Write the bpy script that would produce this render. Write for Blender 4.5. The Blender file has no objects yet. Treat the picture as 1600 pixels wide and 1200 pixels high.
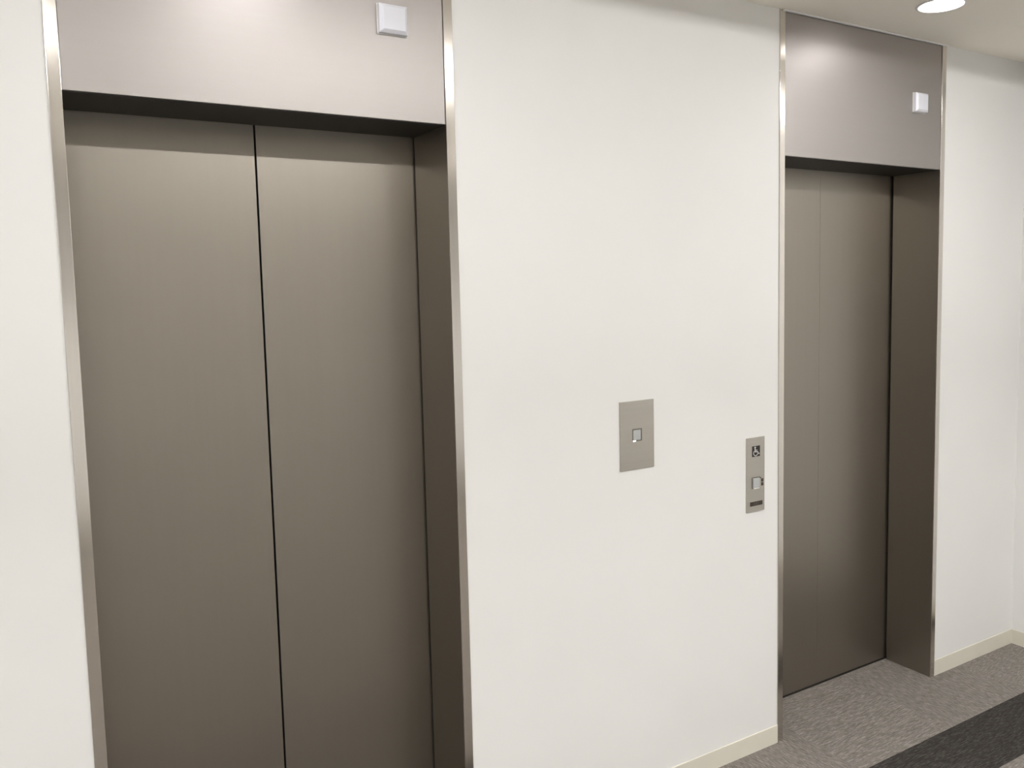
import bpy, bmesh, math, random
from mathutils import Vector, Matrix

# ------------------------------------------------------------------ scene, camera, light
S = bpy.context.scene
COL = S.collection
S.view_settings.view_transform = 'Standard'
S.view_settings.look = 'None'
S.view_settings.gamma = 1.0
S.view_settings.use_curve_mapping = False
S.view_settings.exposure = 0.07

H = 2.586          # ceiling height
W = 0.886          # clear width of each lift entrance
A2 = 2.166         # left side of the second entrance
D = 0.219          # depth of the entrances
HD = 2.1           # clear height of the entrances
ST = 0.0258        # width of the steel edge
HB = 0.0672        # skirting height
XC = 3.663         # right wall
XL = -2.3          # left wall
YB = -4.9         # back wall
SHAFT = 0.30

CP = Vector((-0.1157, -2.0851, 1.6686)); YAW, PITCH, ROLL = 0.5576272, -0.0873780, -0.0201342
fw = Vector((math.sin(YAW)*math.cos(PITCH), math.cos(YAW)*math.cos(PITCH), math.sin(PITCH)))
rt = Vector((math.cos(YAW), -math.sin(YAW), 0)); up = rt.cross(fw)
r2 = rt*math.cos(ROLL) + up*math.sin(ROLL); u2 = -rt*math.sin(ROLL) + up*math.cos(ROLL)
cam = bpy.data.cameras.new('camera'); camo = bpy.data.objects.new('camera', cam); COL.objects.link(camo)
camo.matrix_world = Matrix(((r2.x, u2.x, -fw.x, CP.x), (r2.y, u2.y, -fw.y, CP.y), (r2.z, u2.z, -fw.z, CP.z), (0, 0, 0, 1)))
cam.sensor_fit = 'HORIZONTAL'; cam.sensor_width = 36.0
cam.lens = 1329.92/1600*36.0
cam.shift_x = -53.617/1600; cam.shift_y = -36.14/1600
cam.clip_start = 0.02
S.camera = camo

wld = bpy.data.worlds.new('world'); S.world = wld; wld.use_nodes = True
wld.node_tree.nodes['Background'].inputs[0].default_value = (0, 0, 0, 1)
wld.node_tree.nodes['Background'].inputs[1].default_value = 0.0

LINE_E = 122.0
BACK_E = 106.0       # radiance of the back row, added to brighten the lower wall
DOWN_E = 62.0       # downlight radiance
LIGHT_COL = (1.0, 0.985, 0.962)
LY0, LY1 = -1.36, -1.28     # line light diffuser
LX = ((-1.9, -0.05), (0.35, 1.6), (2.0, 3.5))

# ------------------------------------------------------------------ helpers
def srgb(r, g, b):
    f = lambda c: (c/255/12.92) if c/255 <= 0.04045 else ((c/255+0.055)/1.055)**2.4
    return (f(r), f(g), f(b), 1)

class N:
    def __init__(s, name):
        s.m = bpy.data.materials.new(name); s.m.use_nodes = True
        s.t = s.m.node_tree; s.n = s.t.nodes; s.b = s.n['Principled BSDF']
    def new(s, kind, **kw):
        n = s.n.new(kind)
        for k, v in kw.items(): setattr(n, k, v)
        return n
    def link(s, a, b): s.t.links.new(a, b)
    def coords(s, scale=(1, 1, 1), rot=(0, 0, 0)):
        tc = s.new('ShaderNodeTexCoord'); mp = s.new('ShaderNodeMapping')
        mp.inputs['Scale'].default_value = scale; mp.inputs['Rotation'].default_value = rot
        s.link(tc.outputs['Object'], mp.inputs['Vector']); return mp.outputs['Vector']
    def noise(s, vec, scale, detail=4, rough=.5):
        n = s.new('ShaderNodeTexNoise'); n.inputs['Scale'].default_value = scale
        n.inputs['Detail'].default_value = detail; n.inputs['Roughness'].default_value = rough
        s.link(vec, n.inputs['Vector']); return n.outputs['Fac']
    def ramp(s, fac, stops):
        r = s.new('ShaderNodeValToRGB'); e = r.color_ramp.elements
        while len(e) < len(stops): e.new(0.5)
        for x, (p, c) in zip(e, stops): x.position = p; x.color = c
        s.link(fac, r.inputs['Fac']); return r.outputs['Color']
    def math(s, op, a, b=None, c=None):
        n = s.new('ShaderNodeMath', operation=op)
        for i, v in enumerate((a, b, c)):
            if v is None: continue
            if isinstance(v, (int, float)): n.inputs[i].default_value = v
            else: s.link(v, n.inputs[i])
        return n.outputs[0]
    def mix(s, fac, a, b):
        n = s.new('ShaderNodeMix', data_type='RGBA')
        if isinstance(fac, (int, float)): n.inputs[0].default_value = fac
        else: s.link(fac, n.inputs[0])
        for i, v in ((6, a), (7, b)):
            if isinstance(v, tuple): n.inputs[i].default_value = v
            else: s.link(v, n.inputs[i])
        return n.outputs[2]
    def bump(s, h, strength, dist=0.001):
        n = s.new('ShaderNodeBump'); n.inputs['Strength'].default_value = strength
        n.inputs['Distance'].default_value = dist
        s.link(h, n.inputs['Height']); s.link(n.outputs[0], s.b.inputs['Normal'])
    def set(s, **kw):
        for k, v in kw.items():
            i = s.b.inputs[k.replace('_', ' ')]
            if hasattr(v, 'is_output'): s.link(v, i)
            else: i.default_value = v

def mat_plain(name, col, rough=.5, metal=0.0, spec=.5, var=.03, nscale=8.0):
    k = N(name)
    f = k.noise(k.coords(), nscale)
    a = tuple(c*(1-var) for c in col[:3])+(1,); b = tuple(min(1, c*(1+var)) for c in col[:3])+(1,)
    k.set(Base_Color=k.ramp(f, [(.3, a), (.7, b)]), Roughness=rough, Metallic=metal)
    k.b.inputs['Specular IOR Level'].default_value = spec
    return k.m

def mat_wall(name, col, var=.012):
    k = N(name)
    v = k.coords()
    a = tuple(c*(1-var) for c in col[:3])+(1,); b = tuple(min(1, c*(1+var)) for c in col[:3])+(1,)
    k.set(Base_Color=k.ramp(k.noise(v, 2.2, 3), [(.3, a), (.7, b)]), Roughness=.62)
    k.b.inputs['Specular IOR Level'].default_value = .25
    k.bump(k.noise(v, 420, 3), .10, .0006)
    return k.m

def mat_metal(name, col, rough, metal, aniso=0.0, stretch=(1, 1, 1), var=.03, spec=.5, arot=0.0):
    k = N(name)
    v = k.coords(stretch)
    f = k.noise(v, 60, 4)
    a = tuple(c*(1-var) for c in col[:3])+(1,); b = tuple(min(1, c*(1+var)) for c in col[:3])+(1,)
    k.set(Base_Color=k.ramp(f, [(.3, a), (.7, b)]), Metallic=metal)
    rr = k.new('ShaderNodeMapRange'); rr.inputs[3].default_value = rough*.93; rr.inputs[4].default_value = rough*1.07
    k.link(f, rr.inputs[0]); k.set(Roughness=rr.outputs[0])
    k.b.inputs['Specular IOR Level'].default_value = spec
    if aniso:
        k.b.inputs['Anisotropic'].default_value = aniso
        k.b.inputs['Anisotropic Rotation'].default_value = arot
        t = k.new('ShaderNodeTangent', direction_type='RADIAL', axis='Z')
        k.link(t.outputs[0], k.b.inputs['Tangent'])
    return k.m

def mat_emit(name, col, e):
    k = N(name)
    k.set(Base_Color=(.8, .8, .8, 1), Roughness=.5)
    k.b.inputs['Emission Color'].default_value = tuple(col)+(1,)
    k.b.inputs['Emission Strength'].default_value = e
    return k.m

def mat_carpet():
    k = N('loop_pile_carpet_tiles')
    tc = k.new('ShaderNodeTexCoord'); sx = k.new('ShaderNodeSeparateXYZ'); k.link(tc.outputs['Object'], sx.inputs[0])
    X, Y = sx.outputs[0], sx.outputs[1]
    # half metre tiles, every second one turned a quarter; a row of dark planks with its grain along the lobby
    col = k.math('FLOOR', k.math('DIVIDE', k.math('ADD', X, 0.255+50), 0.5))       # seam at x = 2.245
    par = k.math('MODULO', col, 2.0)
    dark = k.math('MULTIPLY', k.math('GREATER_THAN', Y, -0.5365), k.math('LESS_THAN', Y, -0.2905))
    def strokes(sc, seed):
        cm = k.new('ShaderNodeCombineXYZ'); k.link(X, cm.inputs[0]); k.link(Y, cm.inputs[1]); k.link(k.math('MULTIPLY', col, 3.7), cm.inputs[2])
        mp = k.new('ShaderNodeMapping'); mp.inputs['Scale'].default_value = sc; mp.inputs['Location'].default_value = (seed, seed, 0)
        k.link(cm.outputs[0], mp.inputs[0])
        n = k.new('ShaderNodeTexNoise'); n.inputs['Scale'].default_value = 1.0; n.inputs['Detail'].default_value = 3.5; n.inputs['Roughness'].default_value = .62
        k.link(mp.outputs[0], n.inputs['Vector']); return n.outputs['Fac']
    alongx = strokes((38, 440, 1), 3.1); alongy = strokes((440, 38, 1), 7.7)
    pd = k.math('MAXIMUM', par, dark)
    m = k.new('ShaderNodeMix', data_type='FLOAT'); k.link(pd, m.inputs[0]); k.link(alongy, m.inputs[2]); k.link(alongx, m.inputs[3])
    st = m.outputs[0]
    fine = k.noise(k.coords(), 520, 2, .6); big = k.noise(k.coords(), 5, 2)
    f = k.math('ADD', k.math('MULTIPLY', st, .72), k.math('MULTIPLY', fine, .28))
    light = k.ramp(f, [(.32, (.100, .090, .080, 1)), (.50, (.212, .193, .174, 1)), (.66, (.41, .382, .35, 1))])
    dk = k.ramp(f, [(.30, (.022, .0195, .0175, 1)), (.50, (.042, .038, .034, 1)), (.66, (.12, .109, .10, 1))])
    c = k.mix(dark, light, dk)
    tone = k.ramp(k.math('ADD', k.math('MULTIPLY', par, .35), k.math('MULTIPLY', big, .6)), [(.2, (.93, .93, .93, 1)), (.8, (1, 1, 1, 1))])
    n = k.new('ShaderNodeMix', data_type='RGBA', blend_type='MULTIPLY'); n.inputs[0].default_value = 1
    k.link(c, n.inputs[6]); k.link(tone, n.inputs[7])
    k.set(Base_Color=n.outputs[2], Roughness=.95); k.b.inputs['Specular IOR Level'].default_value = .1
    k.bump(f, .6, .003)
    return k.m

M = {}
M['wall'] = mat_wall('off_white_wallpaper', (.825, .821, .81, 1))
M['ceiling'] = mat_wall('ceiling_board_paint', (.92, .885, .80, 1))
M['skirting'] = mat_plain('cream_vinyl_skirting', (.72, .69, .60, 1), .45, var=.02)
M['carpet'] = mat_carpet()
M['brown'] = mat_metal('brown_hairline_steel', (.345, .316, .278, 1), .40, 1.0, stretch=(1, 1, .04), var=.012)
M['header'] = mat_metal('brown_painted_steel', (.37, .347, .335, 1), .43, .95, stretch=(.04, 1, 1), var=.012)
M['steel'] = mat_metal('polished_steel_edge', (.72, .685, .64, 1), .19, 1.0, aniso=.6, stretch=(1, 1, .03))
M['plate'] = mat_metal('satin_stainless', (.50, .475, .43, 1), .33, .9, stretch=(.05, 1, 1))
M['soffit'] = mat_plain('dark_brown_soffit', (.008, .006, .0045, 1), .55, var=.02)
M['black'] = mat_plain('dark_gap', (.012, .010, .008, 1), .6)
M['blackgloss'] = mat_plain('black_pictogram_field', (.015, .013, .012, 1), .35)
M['darkbrown'] = mat_plain('dark_brown_label', (.040, .031, .022, 1), .4)
M['picto'] = mat_plain('pale_pictogram', (.62, .60, .56, 1), .45)
M['button'] = mat_plain('grey_button_plastic', (.46, .475, .47, 1), .3)
M['bezel'] = mat_plain('dark_button_bezel', (.21, .195, .17, 1), .4, metal=.5)
M['chrome'] = mat_metal('glint_chrome', (.9, .9, .88, 1), .25, 1.0)  # for the wedges that imitate glints on the buttons
M['lens'] = mat_plain('frosted_white_acrylic', (.74, .745, .80, 1), .22, var=.01)
M['lens'].node_tree.nodes['Principled BSDF'].inputs['Subsurface Weight'].default_value = 1.0
M['lens'].node_tree.nodes['Principled BSDF'].inputs['Subsurface Scale'].default_value = .008
M['lens'].node_tree.nodes['Principled BSDF'].inputs['Subsurface Radius'].default_value = (1, 1, 1)
M['lens_face'] = mat_plain('frosted_white_acrylic_face', (.66, .665, .72, 1), .3, var=.01)
M['lampwhite'] = mat_plain('white_lamp_metal', (.8, .79, .77, 1), .4)
M['lineglow'] = mat_emit('line_light_glow', LIGHT_COL, LINE_E)
M['backglow'] = mat_emit('added_back_row_glow', LIGHT_COL, BACK_E)  # glow of the added back row
M['downglow'] = mat_emit('downlight_glow', (1.0, .985, .985), DOWN_E)

def box(bm, x0, x1, y0, y1, z0, z1):
    vs = [bm.verts.new((x, y, z)) for x in (x0, x1) for y in (y0, y1) for z in (z0, z1)]
    for f in ((0, 1, 3, 2), (4, 6, 7, 5), (0, 4, 5, 1), (2, 3, 7, 6), (0, 2, 6, 4), (1, 5, 7, 3)):
        bm.faces.new([vs[i] for i in f])
    return vs

def obj(name, bm, mat, parent=None, bevel=0.0, seg=2, smooth=False, off=None):
    bmesh.ops.recalc_face_normals(bm, faces=bm.faces[:])
    if bevel: bmesh.ops.bevel(bm, geom=bm.edges[:], offset=bevel, segments=seg, affect='EDGES', profile=.5)
    if off is not None: bmesh.ops.translate(bm, verts=bm.verts[:], vec=Vector(off)*-1)
    me = bpy.data.meshes.new(name); bm.to_mesh(me); bm.free()
    for m in (mat if isinstance(mat, (list, tuple)) else [mat]): me.materials.append(m)
    if smooth:
        for p in me.polygons: p.use_smooth = True
    o = bpy.data.objects.new(name, me); COL.objects.link(o)
    if off is not None: o.location = off
    if parent: o.parent = parent; 
    if parent and off is not None: o.location = off
    return o

def boxobj(name, b, mat, parent=None, bevel=0.0, seg=2):
    bm = bmesh.new(); box(bm, *b); return obj(name, bm, mat, parent, bevel, seg)

def thing(name, label, cat, loc=(0, 0, 0), group=None):
    o = bpy.data.objects.new(name, None); COL.objects.link(o); o.location = loc
    o.empty_display_size = .1
    o['label'] = label; o['category'] = cat
    if group: o['group'] = group
    return o

def struct(o): o['kind'] = 'structure'; return o

def disc(bm, cx, cy, z, r, n=48, flip=False):
    vs = [bm.verts.new((cx+r*math.cos(2*math.pi*i/n), cy+r*math.sin(2*math.pi*i/n), z)) for i in range(n)]
    if flip: vs.reverse()
    return bm.faces.new(vs)

def lathe(bm, prof, n=64):
    rings = [[bm.verts.new((r*math.cos(2*math.pi*i/n), r*math.sin(2*math.pi*i/n), z)) for i in range(n)] for r, z in prof]
    for a, b in zip(rings, rings[1:]):
        for i in range(n):
            j = (i+1) % n; bm.faces.new((a[i], a[j], b[j], b[i]))

# ------------------------------------------------------------------ the setting
DL = ((A2+W/2-.01, -0.291), (W/2-.01, -0.291), (2.6, -2.35), (.44, -2.35))   # downlight centres; the last two are added, unseen lamps
DR = 0.0735

bm = bmesh.new()      # lift wall: three piers tied by lintels behind the header panels
X1 = -ST; X2 = W+ST; X3 = A2-ST; X4 = A2+W+ST
for a, b in ((XL, X1), (X2, X3), (X4, XC)): box(bm, a, b, 0, SHAFT, 0, H)
for a, b in ((X1, X2), (X3, X4)): box(bm, a, b, .262, SHAFT, 2.16, H)
struct(obj('wall_front', bm, M['wall']))
struct(boxobj('wall_right', (XC, XC+.1, YB, SHAFT, 0, H), M['wall']))
struct(boxobj('wall_left', (XL-.1, XL, YB, SHAFT, 0, H), M['wall']))
struct(boxobj('wall_back', (XL-.1, XC+.1, YB-.1, YB, 0, H), M['wall']))
struct(boxobj('floor', (XL-.1, XC+.1, YB-.1, SHAFT, -.06, 0), M['carpet']))

bm = bmesh.new()      # ceiling board with round cut-outs for the downlights
ed = []
def loop(pts):
    vs = [bm.verts.new((x, y, H)) for x, y in pts]
    for i in range(len(vs)): ed.append(bm.edges.new((vs[i], vs[(i+1) % len(vs)])))
loop([(XL-.1, YB-.1), (XC+.1, YB-.1), (XC+.1, SHAFT), (XL-.1, SHAFT)])
for cx, cy in DL: loop([(cx+DR*math.cos(2*math.pi*i/64), cy+DR*math.sin(2*math.pi*i/64)) for i in range(64)])
bmesh.ops.triangle_fill(bm, use_beauty=True, use_dissolve=False, edges=ed)
g = bmesh.ops.extrude_face_region(bm, geom=bm.faces[:])
bmesh.ops.translate(bm, vec=(0, 0, .012), verts=[v for v in g['geom'] if isinstance(v, bmesh.types.BMVert)])
struct(obj('ceiling', bm, M['ceiling']))

def skirt(name, segs):
    """skirting with a small rounded top edge, segs of (x0,x1,y0,y1)"""
    bm = bmesh.new()
    for s in segs: box(bm, s[0], s[1], s[2], s[3], 0, HB)
    bmesh.ops.recalc_face_normals(bm, faces=bm.faces[:])
    es = [e for e in bm.edges if all(v.co.z > HB-.001 for v in e.verts)]
    bmesh.ops.bevel(bm, geom=es, offset=.0022, segments=3, affect='EDGES', profile=.5)
    return struct(obj(name, bm, M['skirting']))
BT = .004
skirt('baseboard_front', [(XL, X1, -BT, 0), (X2, X3, -BT, 0), (X4, XC, -BT, 0)])
skirt('baseboard_right', [(XC-BT, XC, YB, -BT)])
skirt('baseboard_left', [(XL, XL+BT, YB, -BT)])
skirt('baseboard_back', [(XL+BT, XC-BT, YB, YB+BT)])
for i, (a, b) in enumerate(((X1, X2), (X3, X4))):
    bm = bmesh.new(); box(bm, a+.012, b-.002, -.010, -.001, H-.006, H-.0005)
    struct(obj('trim_%d' % (i+1), bm, M['wall'], bevel=.001))

# ------------------------------------------------------------------ lift entrances
def entrance(x0, label, gap):
    t = thing('elevator', label, 'elevator', (x0+W/2, 0, 0))
    def P(name, b, mat, par=None, bevel=0.0, seg=2):
        bm = bmesh.new(); box(bm, *b)
        bmesh.ops.translate(bm, verts=bm.verts[:], vec=(-W/2, 0, 0))
        return obj(name, bm, mat, par or t, bevel, seg)
    JB = D-.009
    for s in (0, 1):
        jx = (-ST+.0002, 0) if s == 0 else (W, W+ST-.0002)
        j = P('jamb', (jx[0], jx[1], .0, JB, 0, H-.0004), M['brown'])
        e = P('edge_strip', (jx[0], jx[1], -.0035, -.0001, .0, H-.0004), M['steel'], j, .0009)
        e['label'] = 'bright polished steel edge strip'
    P('header_panel', (.0006, W-.0006, .0, JB, HD, H-.0062), M['header'], None, .0012)
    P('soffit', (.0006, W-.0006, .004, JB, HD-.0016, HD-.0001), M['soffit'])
    SM = .4435
    dx = .055
    for a, b in ((-dx, SM-gap/2), (SM+gap/2, W+dx)):
        bm = bmesh.new(); box(bm, a, b, D, D+.032, .007, HD+.05)
        bmesh.ops.translate(bm, verts=bm.verts[:], vec=(-W/2, 0, 0))
        d = obj('door_panel', bm, M['brown'], t, .0012 if gap > .002 else .0004)
    P('sill', (-dx, W+dx, D-.002, D+.035, .0004, .0052), M['black'])
    # indicator above the right half of the doors: a chamfered frosted block with a flat face
    ix0, ix1, iz0, iz1, pr, ch = .705, .780, 2.3105, 2.3815, .021, .0085
    bm = bmesh.new(); box(bm, ix0-.002, ix1+.002, -.003, -.0001, iz0-.002, iz1+.002)
    bmesh.ops.translate(bm, verts=bm.verts[:], vec=(-W/2, 0, 0))
    ind = obj('indicator_lamp', bm, M['lampwhite'], t, .0008)
    ind['label'] = 'white square indicator lamp'
    bm = bmesh.new()
    back = [bm.verts.new((x, -.003, z)) for x, z in ((ix0, iz0), (ix1, iz0), (ix1, iz1), (ix0, iz1))]
    mid = [bm.verts.new((x, -pr+.0065, z)) for x, z in ((ix0, iz0), (ix1, iz0), (ix1, iz1), (ix0, iz1))]
    fr = [bm.verts.new((x, -pr, z)) for x, z in ((ix0+ch, iz0+ch), (ix1-ch, iz0+ch), (ix1-ch, iz1-ch), (ix0+ch, iz1-ch))]
    for a, b in ((back, mid), (mid, fr)):
        for i in range(4):
            j = (i+1) % 4; bm.faces.new((a[i], a[j], b[j], b[i]))
    f = bm.faces.new(fr); bm.faces.new(back[::-1])
    f.material_index = 1
    bmesh.ops.translate(bm, verts=bm.verts[:], vec=(-W/2, 0, 0))
    obj('lens', bm, [M['lens'], M['lens_face']], ind, .0010)
    return t

entrance(0.0, 'large elevator entrance with brown steel doors nearest the camera, left of the plain single-button plate', .0048)
entrance(A2, 'farther elevator entrance with brown steel doors, right of the wheelchair call panel', .0006)

# ------------------------------------------------------------------ wall plates
def ringplate(bm, x0, x1, z0, z1, hx0, hx1, hz0, hz1, y0, y1):
    """plate x0..x1 by z0..z1 from y0 (front) to y1 with a rectangular hole"""
    o = [(x0, z0), (x1, z0), (x1, z1), (x0, z1)]; h = [(hx0, hz0), (hx1, hz0), (hx1, hz1), (hx0, hz1)]
    L = [[bm.verts.new((x, y, z)) for x, z in ring] for ring, y in ((o, y0), (h, y0), (h, y1), (o, y1))]
    for a, b in ((0, 1), (1, 2), (2, 3), (3, 0)):
        for i in range(4):
            j = (i+1) % 4; bm.faces.new((L[a][i], L[a][j], L[b][j], L[b][i]))

def prism(bm, pts, y0, y1):
    f = [bm.verts.new((x, y0, z)) for x, z in pts]; b = [bm.verts.new((x, y1, z)) for x, z in pts]
    bm.faces.new(f); bm.faces.new(b[::-1])
    for i in range(len(pts)):
        j = (i+1) % len(pts); bm.faces.new((f[i], b[i], b[j], f[j]))

def wedge(bm, x0, x1, z0, z1, e=0.0):
    """wedge added under a button, front tilted up to stand in for a glint"""
    pr = [(-.0038, z0), (-.0066-e, z0), (-.0042-e, z1), (-.0038, z1)]
    a = [bm.verts.new((x0, y, z)) for y, z in pr]; b = [bm.verts.new((x1, y, z)) for y, z in pr]
    bm.faces.new(a); bm.faces.new(b[::-1])
    for i in range(4):
        j = (i+1) % 4; bm.faces.new((a[i], a[j], b[j], b[i]))

def shift(bm, v): bmesh.ops.translate(bm, verts=bm.verts[:], vec=v)

# plate with one button between the lifts
px, pz = 1.5115, 1.0925
t = thing('call_plate', 'wide stainless steel wall plate with one small square button and no symbol, between the elevators', 'elevator button panel', (px, 0, pz))
o3 = (-px, 0, -pz)
b0, b1, c0, c1 = 1.4925, 1.5305, 1.1805, 1.2205
bm = bmesh.new(); ringplate(bm, 1.4447, 1.5785, pz, 1.3085, b0, b1, c0, c1, -.0035, -.0001); shift(bm, o3); obj('plate', bm, M['plate'], t, .0004)
bm = bmesh.new(); ringplate(bm, b0+.0002, b1-.0002, c0+.0002, c1-.0002, b0+.0035, b1-.0035, c0+.0035, c1-.0035, -.0040, -.0002); shift(bm, o3); bz = obj('bezel', bm, M['bezel'], t, .0003)
bm = bmesh.new(); box(bm, b0+.004, b1-.004, -.0036, -.0002, c0+.004, c1-.004); shift(bm, o3); bt = obj('button', bm, M['button'], t, .0012)
bt['label'] = 'pale grey square push button'
bm = bmesh.new(); wedge(bm, b0+.0005, b0+.013, c0+.0002, c0+.0042); shift(bm, o3); obj('glint_wedge', bm, M['chrome'], bz)  # tilted chrome added to make the glint at lower left

# narrow plate with wheelchair symbol
px, pz = 2.0275, .875
t = thing('wheelchair_call_panel', 'narrow stainless steel call panel with black wheelchair symbol, beside the farther elevator', 'elevator button panel', (px, 0, pz))
o3 = (-px, 0, -pz)
bm = bmesh.new(); box(bm, 1.984, 2.0705, -.0035, -.0001, .875, 1.135); shift(bm, o3); obj('plate', bm, M['plate'], t, .0004)
ix0, ix1, iz0, iz1 = 2.0098, 2.0475, 1.0680, 1.1053
bm = bmesh.new(); box(bm, ix0, ix1, -.0042, -.0036, iz0, iz1); shift(bm, o3); sg = obj('wheelchair_sign', bm, M['blackgloss'], t, .0002)
sg['label'] = 'black square with pale wheelchair symbol'
bm = bmesh.new()
def U(u, v): return (ix0+(ix1-ix0)*u, iz0+(iz1-iz0)*v)
def stroke(a, b, w):
    (x0, z0), (x1, z1) = U(*a), U(*b); dx, dz = x1-x0, z1-z0; l = math.hypot(dx, dz); nx, nz = -dz/l*w/2, dx/l*w/2
    prism(bm, [(x0+nx, z0+nz), (x1+nx, z1+nz), (x1-nx, z1-nz), (x0-nx, z0-nz)], -.0047, -.0041)
sw = .0036
hx, hz = U(.37, .86); prism(bm, [(hx+.0037*math.cos(a*math.pi/8), hz+.0032*math.sin(a*math.pi/8)) for a in range(16)], -.0047, -.0041)
stroke((.36, .78), (.38, .44), sw*1.15)       # torso
stroke((.37, .60), (.64, .60), sw*.8)         # arm
stroke((.36, .45), (.70, .45), sw)            # thigh
stroke((.68, .47), (.82, .22), sw)            # shin
stroke((.78, .22), (.93, .27), sw*.8)         # foot
wx, wz = U(.43, .33); R0, R1 = .0112, .0082   # wheel: an open ring
n = 26; a0, a1 = math.radians(125), math.radians(350)
for i in range(n):
    p, q = a0+(a1-a0)*i/n, a0+(a1-a0)*(i+1)/n
    prism(bm, [(wx+R0*math.cos(p), wz+R0*math.sin(p)*.93), (wx+R0*math.cos(q), wz+R0*math.sin(q)*.93), (wx+R1*math.cos(q), wz+R1*math.sin(q)*.93), (wx+R1*math.cos(p), wz+R1*math.sin(p)*.93)], -.0047, -.0041)
shift(bm, o3); obj('wheelchair_symbol', bm, M['picto'], sg)
# button: dark bezel, pale cap, added wedge for the glint below
b0, b1, c0, c1 = 2.0088, 2.0470, .9560, .9965
bm = bmesh.new(); ringplate(bm, b0, b1, c0, c1, b0+.003, b1-.003, c0+.003, c1-.003, -.0050, -.0036); shift(bm, o3); bz = obj('bezel', bm, M['bezel'], t, .0003)
bm = bmesh.new(); box(bm, b0+.0035, b1-.0035, -.0085, -.0036, c0+.0035, c1-.0035); shift(bm, o3); bt = obj('button', bm, M['button'], t, .0014)
bt['label'] = 'pale grey raised push button'
bm = bmesh.new(); wedge(bm, b0+.006, b1-.004, c0+.0002, c0+.0042, .0012); shift(bm, o3); obj('glint_wedge', bm, M['chrome'], bz)  # same added wedge, for the glint along the bottom
# small dark tactile markers and the dark label strip
bm = bmesh.new()
for z0, z1 in ((.9622, .9738), (.9757, .9872)): box(bm, 2.0540, 2.0640, -.0044, -.0036, z0, z1)
box(bm, 2.0482, 2.0535, -.0044, -.0036, .9885, .9925)
shift(bm, o3); tm = obj('tactile_marker', bm, M['darkbrown'], t, .0003)
bm = bmesh.new(); box(bm, 2.0003, 2.0603, -.0043, -.0036, .8950, .9100); shift(bm, o3); ls = obj('label_strip', bm, M['darkbrown'], t, .0003)
ls['label'] = 'dark brown label strip'
bm = bmesh.new()
random.seed(4)
for i in range(7):
    x = 2.018+i*.0033
    for r in range(3):
        if random.random() < .6: box(bm, x, x+.0012, -.0047, -.0042, .8995+r*.0026, .9007+r*.0026)
shift(bm, o3); obj('raised_dot', bm, M['bezel'], ls)

# ------------------------------------------------------------------ ceiling lights
def downlight(cx, cy, label):
    t = thing('downlight', label, 'ceiling light', (cx, cy, H), 'recessed round downlights in the lobby ceiling')
    bm = bmesh.new(); lathe(bm, [(DR-.0012, .0118), (DR-.0012, -.0002), (DR+.0075, -.0002), (DR+.0075, -.0012), (DR+.004, -.0034), (DR-.002, -.0034), (DR-.0032, -.001), (DR-.0032, .0118), (DR-.0012, .0118)]); obj('trim_ring', bm, M['lampwhite'], t, smooth=True)
    bm = bmesh.new(); lathe(bm, [(DR-.0035, .002), (DR-.006, .010), (DR-.011, .020), (DR-.016, .030)]); obj('reflector', bm, M['lampwhite'], t, smooth=True)
    bm = bmesh.new(); lathe(bm, [(DR-.0155, .030), (DR-.03, .028), (.02, .0265), (.0004, .026)]); obj('diffuser', bm, M['downglow'], t, smooth=True)
    return t
LBL = ('recessed round white downlight in the ceiling in front of the farther elevator',
       'recessed round downlight in the ceiling in front of the nearest elevator',
       'added unseen round downlight near the back wall opposite the farther elevator',
       'added unseen round downlight near the back wall opposite the nearest elevator')
for (cx, cy), lb in zip(DL[:2], LBL): downlight(cx, cy, lb)
for (cx, cy), lb in zip(DL[2:], LBL[2:]): downlight(cx, cy, lb)  # unseen pair added to light the lobby

LLB = ('near-row linear ceiling light at the left end of the lobby', 'near-row linear ceiling light before the nearest elevator', 'near-row linear ceiling light before the farther elevator',
       'added back-row fill light at the left end of the lobby', 'added back-row fill light opposite the nearest elevator', 'added back-row fill light opposite the farther elevator')
for (a, b), cy, lb in zip(LX+LX, [(LY0+LY1)/2]*3+[-3.0]*3, LLB):  # back row is unseen, added to light floor and lower wall
    cx = (a+b)/2; hw = (b-a)/2; hd = .24 if cy > -2 else .11
    t = thing('linear_ceiling_light', lb, 'ceiling light', (cx, cy, H), 'linear lights along the lobby ceiling')
    lip = -.0193 if cy > -2 else -.060  # deep lip keeps the added row's light off the upper wall
    bm = bmesh.new()
    box(bm, -hw-.04, hw+.04, -hd, -hd+.006, lip, -.0003); box(bm, -hw-.04, hw+.04, hd-.006, hd, lip, -.0003)
    box(bm, -hw-.04, -hw-.034, -hd+.006, hd-.006, lip, -.0003); box(bm, hw+.034, hw+.04, -hd+.006, hd-.006, lip, -.0003)
    obj('frame', bm, M['lampwhite'], t)
    bm = bmesh.new()          # bulging tube-like diffuser
    n = 10; ra, rb = (.015, .008) if cy > -2 else (.026, .012)
    pr = [(ra*math.cos(math.pi*k/n), -.0005-rb*math.sin(math.pi*k/n)) for k in range(n+1)]
    e0 = [bm.verts.new((-hw, y, z)) for y, z in pr]; e1 = [bm.verts.new((hw, y, z)) for y, z in pr]
    for k in range(n): bm.faces.new((e0[k], e0[k+1], e1[k+1], e1[k]))
    bm.faces.new(e0); bm.faces.new(e1[::-1]); bm.faces.new((e0[0], e1[0], e1[-1], e0[-1]))
    obj('diffuser', bm, M['lineglow' if cy > -2 else 'backglow'], t)
